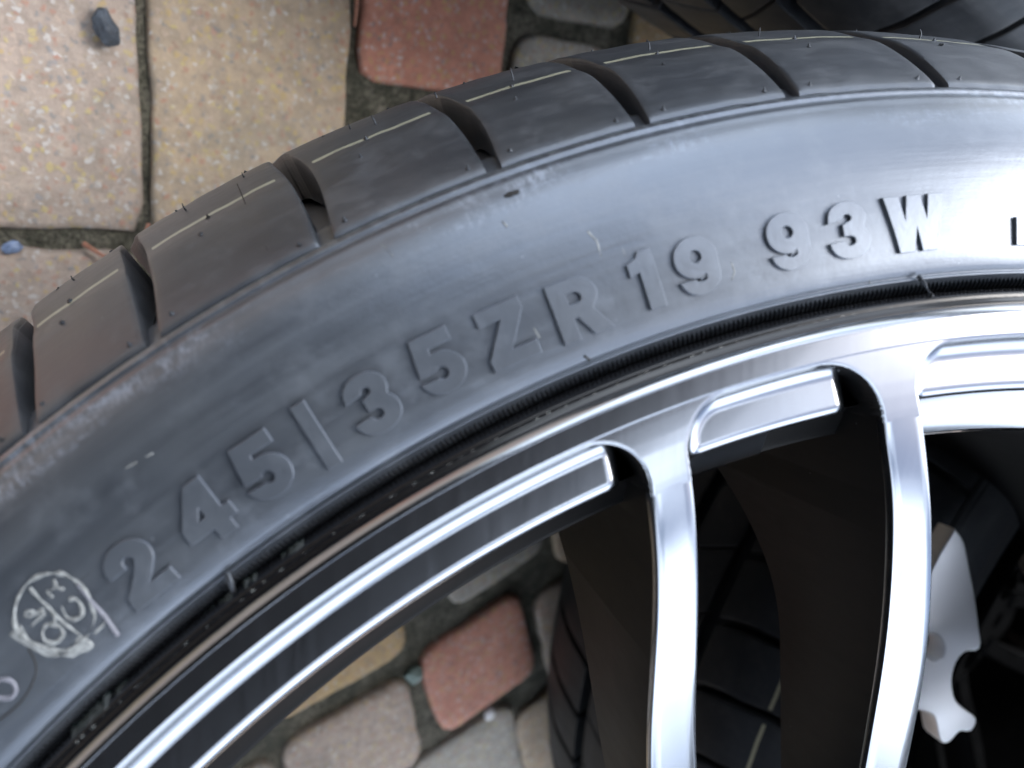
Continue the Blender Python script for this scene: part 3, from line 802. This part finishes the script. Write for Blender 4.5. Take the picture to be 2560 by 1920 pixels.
# --- mould seam across one tread block
def tread_pt(px, py, off=.00006):
    best = None
    for k in range(200):
        t = k / 199; r, z = lerp_prof(SURF, t); X, Y = on_wheel(px, py, z); e = abs(math.hypot(X, Y) - r)
        if best is None or e < best[0]: best = (e, V(X, Y, z))
    return best[1] + V(0, 0, off)
hair([tread_pt(x * D, y * D, .00002) for x, y in [(513, 398), (530, 440), (552, 490), (578, 540), (606, 588)]], .00013, .00013, "mould_seam", M['cut'])

# --- dried mounting paste round the rim edge
bm = bmesh.new(); rows = []
th = 84.0
while th < 150:
    q = noise.fractal(V(th * .35, 3.1, 0), 1.0, 2.0, 5) ; q2 = noise.fractal(V(th * 3.6, 9.1, 0), 1.0, 2.0, 5)
    amt = max(0, .35 + 1.0 * q + .45 * q2) * (1.0 if th > 108 else .45)
    if 123.5 < th < 126.2: amt += .45
    if 132.3 < th < 134: amt += .6
    wd = .0002 + .0011 * min(1.5, amt)
    row = []
    for k in range(7):
        u = k / 6; r = .2594 + .0008 + wd * u - .0006 * (1 - u)
        z = -.0022 - .0030 * u ** 1.3 + .0004 * noise.noise(V(th * 4, u * 6, 1)) + .0006 * math.sin(math.pi * u)
        row.append(bm.verts.new(pol(r, th, z)))
    row.append(bm.verts.new(pol(.2594 + wd, th, -.0110)))
    rows.append(row); th += .09
for a, b in zip(rows, rows[1:]):
    for j in range(7): bm.faces.new((a[j], a[j + 1], b[j + 1], b[j]))
bmesh.ops.recalc_face_normals(bm, faces=bm.faces)
me = bpy.data.meshes.new("bead_paste"); bm.to_mesh(me); bm.free(); me.polygons.foreach_set("use_smooth", [True] * len(me.polygons))
link("bead_paste", me, M['paste'], RM)
# bright alloy only where the barrel step mirrors sky; the glint is put in
def step_strip(a0, a1, taper0, rl):
    vs, fs = [], []; n = int((a1 - a0) / .4); P = catmull([(.2411, -.0072), (.24075, -.0084), (.2406, -.0098), (.2401, -.0110), (rl + .0004, -.0172), (rl, -.0182)], 3); k = len(P)
    for i in range(n + 1):
        t = i / n; th = a0 + (a1 - a0) * t; f = min(1, (1 - t) / taper0) if taper0 else 1
        for j, (r, z) in enumerate(P):
            q = j / (k - 1); q2 = q * f; x = q2 * (k - 1); a = min(int(x), k - 2); g = x - a
            vs.append(pol(P[a][0] + (P[a + 1][0] - P[a][0]) * g - .0001, th, P[a][1] + (P[a + 1][1] - P[a][1]) * g + .0002))
    for i in range(n):
        for j in range(k - 1): fs.append((i * k + j, i * k + k + j, i * k + k + j + 1, i * k + j + 1))
    return mesh("ledge_glint", vs, fs)
for s0, s1, tp, rl in ((58, 97.2, 0, .2308), (103.2, 108.4, 0, .2334)):
    link("ledge_glint", step_strip(s0, s1, tp, rl), M['rim'], RM)
# black outer flange of the rim
FL = [(.2578, -.0018), (.2581, -.0016), (.2586, -.0018), (.2593, -.0023), (.2602, -.0026), (.2610, -.0058), (.2609, -.0100)]
me = revolve("rim_flange", catmull([(r + .00025, z + .00018) for r, z in FL], 4), 720, False)
fix_normals(me); link("rim_flange", me, M['black'], RM)

# ------------------------------------------------------------------ wheels lying behind
def flat_wheel(x, y, h, rot, **k):
    mt = Matrix.Translation((x, y, h)) @ Matrix.Rotation(R(rot), 4, 'Z')
    return build_wheel("wheel", mt, cat="wheel", group="wheels lying behind the near one", **k)
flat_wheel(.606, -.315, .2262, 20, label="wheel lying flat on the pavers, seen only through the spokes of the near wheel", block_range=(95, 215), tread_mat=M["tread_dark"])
flat_wheel(.352, .366, .2262, 47, label="dusty black tyre of a wheel lying beyond the near tyre, in the upper right corner", block_range=(150, 290))

# ------------------------------------------------------------------ ground
g = bpy.data.meshes.new("ground")
bm = bmesh.new(); nx, ny = 150, 130
x0, x1, y0, y1 = -.35, 1.15, -.95, .55
grid = [[bm.verts.new((x0 + (x1 - x0) * i / nx, y0 + (y1 - y0) * j / ny, -.0040 + .0026 * noise.fractal(V((x0 + (x1 - x0) * i / nx) * 45, (y0 + (y1 - y0) * j / ny) * 45, 0), 1, 2, 4))) for j in range(ny + 1)] for i in range(nx + 1)]
for i in range(nx):
    for j in range(ny): bm.faces.new((grid[i][j], grid[i + 1][j], grid[i + 1][j + 1], grid[i][j + 1]))
bm.to_mesh(g); bm.free(); g.polygons.foreach_set("use_smooth", [True] * len(g.polygons))
ground = tag(link("joint_sand", g, M['joint']), kind='structure')
me = mesh("pavement", [(-6, -6, -.030), (6, -6, -.030), (6, 6, -.030), (-6, 6, -.030)], [(0, 1, 2, 3)])
pav = tag(link("pavement", me, PM['pink']), kind='structure')

def paver(cx, cy, w_, l_, rot, mat, rad=.012, z=0.0, seedv=0):
    n = 44; vs, fs, rimv = [], [], []
    out = []
    for k in range(n):
        a = 2 * math.pi * k / n; ca, sa = math.cos(a), math.sin(a)
        # rounded rectangle by ray casting
        hx, hy = w_ / 2, l_ / 2
        t = min(hx / abs(ca) if abs(ca) > 1e-6 else 9, hy / abs(sa) if abs(sa) > 1e-6 else 9)
        x, y = ca * t, sa * t
        ix, iy = hx - rad, hy - rad
        if abs(x) > ix and abs(y) > iy:
            dx, dy = abs(x) - ix, abs(y) - iy; l = math.hypot(dx, dy); 
            if l > rad: x = math.copysign(ix + dx / l * rad, x); y = math.copysign(iy + dy / l * rad, y)
        q = .0016 * noise.noise(V(x * 70 + seedv * 3.3, y * 70, 1)) + .0014 * noise.noise(V(x * 25 + seedv, y * 25, 4))
        l = math.hypot(x, y); out.append((x * (1 + q / l), y * (1 + q / l)))
    rings = [(.55, .0000, 0.0), (.80, -.0001, 0.0), (.945, -.0003, .08), (.975, -.0009, .35), (.993, -.0022, .8), (1.0, -.0052, 1.0), (1.0, -.028, 1.0)]
    vs.append((0, 0, .0002)); rimv.append(0)
    for s, zz, rv in rings:
        for (x, y) in out:
            h = zz + .0009 * noise.noise(V(x * s * 30 + seedv, y * s * 30, 7)) + .0004 * noise.noise(V(x * s * 130 + seedv, y * s * 130, 3)); vs.append((x * s, y * s, h)); rimv.append(rv)
    for k in range(n): fs.append((0, 1 + k, 1 + (k + 1) % n))
    for j in range(len(rings) - 1):
        for k in range(n):
            a = 1 + j * n + k; b = 1 + j * n + (k + 1) % n; fs.append((a, a + n, b + n, b))
    me = mesh("paver", vs, fs)
    at = me.attributes.new('rim', 'FLOAT', 'POINT'); at.data.foreach_set('value', rimv)
    fix_normals(me)
    o = link("paver", me, mat, pav); o.location = (cx, cy, z + random.uniform(-.0006, .0006)); o.rotation_euler = (random.uniform(-.006, .006), random.uniform(-.006, .006), R(rot)); return o
mm = .001
CUS = [  # x0, x1, y0, y1 in mm, rotation, material, corner radius
 (-24, 62.5, -60, 62, 0.5, 'pink', 5), (-24, 62, -190, -67, -1, 'pink', 10), (66, 147, -70, 78, 0, 'tan', 5), (152, 228, 9, 100, -1, 'red', 8),
 (151, 229, -86, -4, 1, 'tan', 11), (235, 305, 52, 130, 2, 'grey', 12), (234, 305, -40, 43, -1, 'grey', 13), (310, 392, -20, 92, 0, 'ochre', 6),
 (-112, -30, -40, 66, 0, 'tan', 9), (-112, -30, -150, -47, 0, 'red', 9), (67, 146, 84, 190, 0, 'grey', 9), (-24, 61, 68, 180, 0, 'ochre', 9), (152, 228, 106, 200, 0, 'tan', 9),
 (235, 305, 137, 220, 0, 'tan', 9), (311, 392, 99, 200, 0, 'grey', 9), (399, 480, -60, 60, 0, 'pink', 9), (399, 480, 68, 180, 0, 'tan', 9),
 (67, 146, -185, -76, 0, 'grey', 9), (151, 229, -190, -93, 2, 'pink', 10), (235, 305, -150, -48, 2, 'tan', 10)]
def boxp(x0, x1, y0, y1, rot, m_, rad, i): paver((x0 + x1) / 2 * mm, (y0 + y1) / 2 * mm, (x1 - x0) * mm, (y1 - y0) * mm, rot, PM[m_], rad * mm, seedv=i * 5.7)
for i, c in enumerate(CUS): boxp(*c, i)
# the group seen through the wheel, laid at a slant
for i, (cx, cy, w_, l_, rot, m_) in enumerate([(151, -289, 88, 78, 15, 'ochre'), (173, -379, 84, 78, 14, 'pink'), (260, -343, 80, 80, 20, 'red'), (254, -246, 76, 74, 24, 'grey'),
        (66, -312, 76, 82, 10, 'tan'), (90, -404, 78, 78, 12, 'grey'), (263, -440, 84, 92, 17, 'grey'), (185, -470, 70, 84, 12, 'ochre'), (100, -495, 80, 84, 12, 'pink'), (-20, -330, 84, 90, 4, 'red'),
        (0, -428, 84, 86, 6, 'tan'), (350, -330, 82, 86, 18, 'pink'), (345, -430, 80, 86, 18, 'tan'), (340, -232, 80, 84, 20, 'tan'), (-20, -236, 84, 78, 2, 'grey'), (62, -226, 74, 70, 3, 'pink')]):
    paver(cx * mm, cy * mm, w_ * mm, l_ * mm, rot, PM[m_], .013, seedv=40 + i * 3.1)
# further pavers all round
keys = ['tan', 'pink', 'grey', 'red', 'ochre', 'tan', 'pink']
def free(x, y): return not (-115 < x < 485 and -540 < y < 205)
ci = 0
for ix in range(-4, 12):
    for iy in range(-9, 6):
        cx = -72 + ix * 86; cy = iy * 118 + (53 if ix % 2 else 0)
        if free(cx - 42, cy - 55) and free(cx + 42, cy + 55) and free(cx + 42, cy - 55) and free(cx - 42, cy + 55):
            ci += 1; paver(cx * mm, cy * mm, .080, .111, random.uniform(-1.5, 1.5), PM[random.choice(keys)], .010, seedv=ci * 1.7)

# loose bits on the paving
def lump(name, x, y, z, sx, sy, sz, rot, mat, label, cat, sub=3, rough=.35, s=0):
    bm = bmesh.new(); bmesh.ops.create_icosphere(bm, subdivisions=sub, radius=1)
    for v in bm.verts:
        k = 1 + rough * noise.noise(v.co * 1.3 + V(s, 0, 0)) + rough * .35 * noise.noise(v.co * 4 + V(s, 0, 0))
        v.co = V(v.co.x * sx * k, v.co.y * sy * k, v.co.z * sz * k)
    me = bpy.data.meshes.new(name); bm.to_mesh(me); bm.free(); edge_split_smooth(me, 28)
    o = link(name, me, mat); o.location = (x, y, z); o.rotation_euler.z = R(rot); tag(o, label, cat); return o
def gpt(px, py, h=0.0):
    d = c2w_dir(V((px - 1280) / 1940, (py - 960) / 1940, 1)); t = (h - GH) / d.z; return d.x * t, d.y * t
x, y = gpt(268, 72, .004); lump("stone", x, y, .004, .0041, .0058, .0040, 25, M['stone'], "small dark blue-grey stone on the pinkish paver in the upper left", "stone", 4, .4)
x, y = gpt(32, 618); lump("pebble", x, y, .0005, .0034, .0022, .002, 10, M['pebble_blue'], "tiny blue-grey pebble in the paver joint at the left edge", "pebble")
x, y = gpt(1224, 1784); lump("pebble", x, y, .000, .0042, .0052, .003, 10, M['pebble'], "small white pebble in the mossy joint seen through the wheel", "pebble", s=3)
x, y = gpt(1040, 1688); lump("pebble", x, y, -.001, .0062, .0062, .004, 10, M['pebble_green'], "grey-green pebble between ochre and red pavers seen through the wheel", "pebble", s=7)
def needle(p0, p1, z0, z1, rad, label):
    a = V(*gpt(*p0, z0), z0); b = V(*gpt(*p1, z1), z1); m_ = a.lerp(b, .5) + V(0, 0, .0006)
    o = hair([a, m_, b], rad, rad * .6, "needle", M['needle'], None); tag(o, label, "pine needle")
needle((207, 608), (285, 656), .001, .0035, .0010, "short reddish dry needle lying over the joint beside the tyre, left")
needle((893, -10), (886, 66), .0010, .0002, .0011, "orange dry needle standing in the joint left of the red paver")
needle((372, 560), (358, 592), .000, .001, .0008, "tiny orange dry needle at the foot of the joint by the tyre")

# machined hub plate glimpsed through the spokes, lying on the tyre of the wheel behind
hz = -.130
pl_out = catmull([(2366, 1322), (2384, 1350), (2394, 1400), (2410, 1480), (2421, 1560), (2424, 1606), (2392, 1612), (2366, 1640), (2354, 1690), (2364, 1740), (2394, 1768), (2414, 1784), (2404, 1808), (2376, 1810), (2350, 1836), (2332, 1830), (2320, 1775), (2292, 1758), (2240, 1740), (2210, 1600), (2300, 1440), (2340, 1360)], 3)[:-1]
def hole(cx, cy, rx_, ry_, n=24): return [(cx + rx_ * math.cos(2 * math.pi * k / n), cy + ry_ * math.sin(2 * math.pi * k / n)) for k in range(n)]
pc = on_wheel(2340, 1600, hz)
def hp(pts): return [(q[0] - pc[0], q[1] - pc[1]) for q in (on_wheel(x, y, hz) for x, y in pts)]
me = curve_mesh("hub_plate", [hp(pl_out), hp(hole(2314, 1606, 32, 40))], .004, .0008, 2)
edge_split_smooth(me, 40)
o = link("hub_plate", me, M['plate']); o.matrix_world = Wm @ Matrix.Translation((pc[0], pc[1], hz))
print('plate heights', min((o.matrix_world @ v.co).z for v in me.vertices), max((o.matrix_world @ v.co).z for v in me.vertices))
tag(o, "bright blue-white alloy plate with round holes glimpsed through the spokes at lower right", "hub plate")

# ------------------------------------------------------------------ unseen roof and wall, added for dark reflections in metal and rubber
def box_me(name, lo, hi):
    x0, y0, z0 = lo; x1, y1, z1 = hi
    vs = [(x, y, z) for x in (x0, x1) for y in (y0, y1) for z in (z0, z1)]
    return mesh(name, vs, [(0, 1, 3, 2), (4, 6, 7, 5), (0, 4, 5, 1), (2, 3, 7, 6), (0, 2, 6, 4), (1, 5, 7, 3)], False)
CP = bpy.data.objects.new("reflection_shelter", None); COL.objects.link(CP)
CP.location = (0, 0, 0); CP.rotation_euler.z = R(135)
tag(CP, "unseen dark reflection shelter roof and back wall, standing over the photographer's side", "reflection shelter")
CE = .01      # where its edge runs, measured along its own x
link("roof", box_me("roof", (CE, -.95, 2.30), (3.2, 4.2, 2.36)), M['dark'], CP)
link("fascia", box_me("fascia", (CE - .025, -.95, 2.20), (CE - .001, 4.2, 2.38)), M['dark'], CP)
link("wall", box_me("wall", (3.0, -.93, 0), (3.08, 4.18, 2.298)), M['dark'], CP)
for yy in (-.85, 4.1): link("post", box_me("post", (.05, yy - .05, 0), (.15, yy + .05, 2.298)), M['dark'], CP)
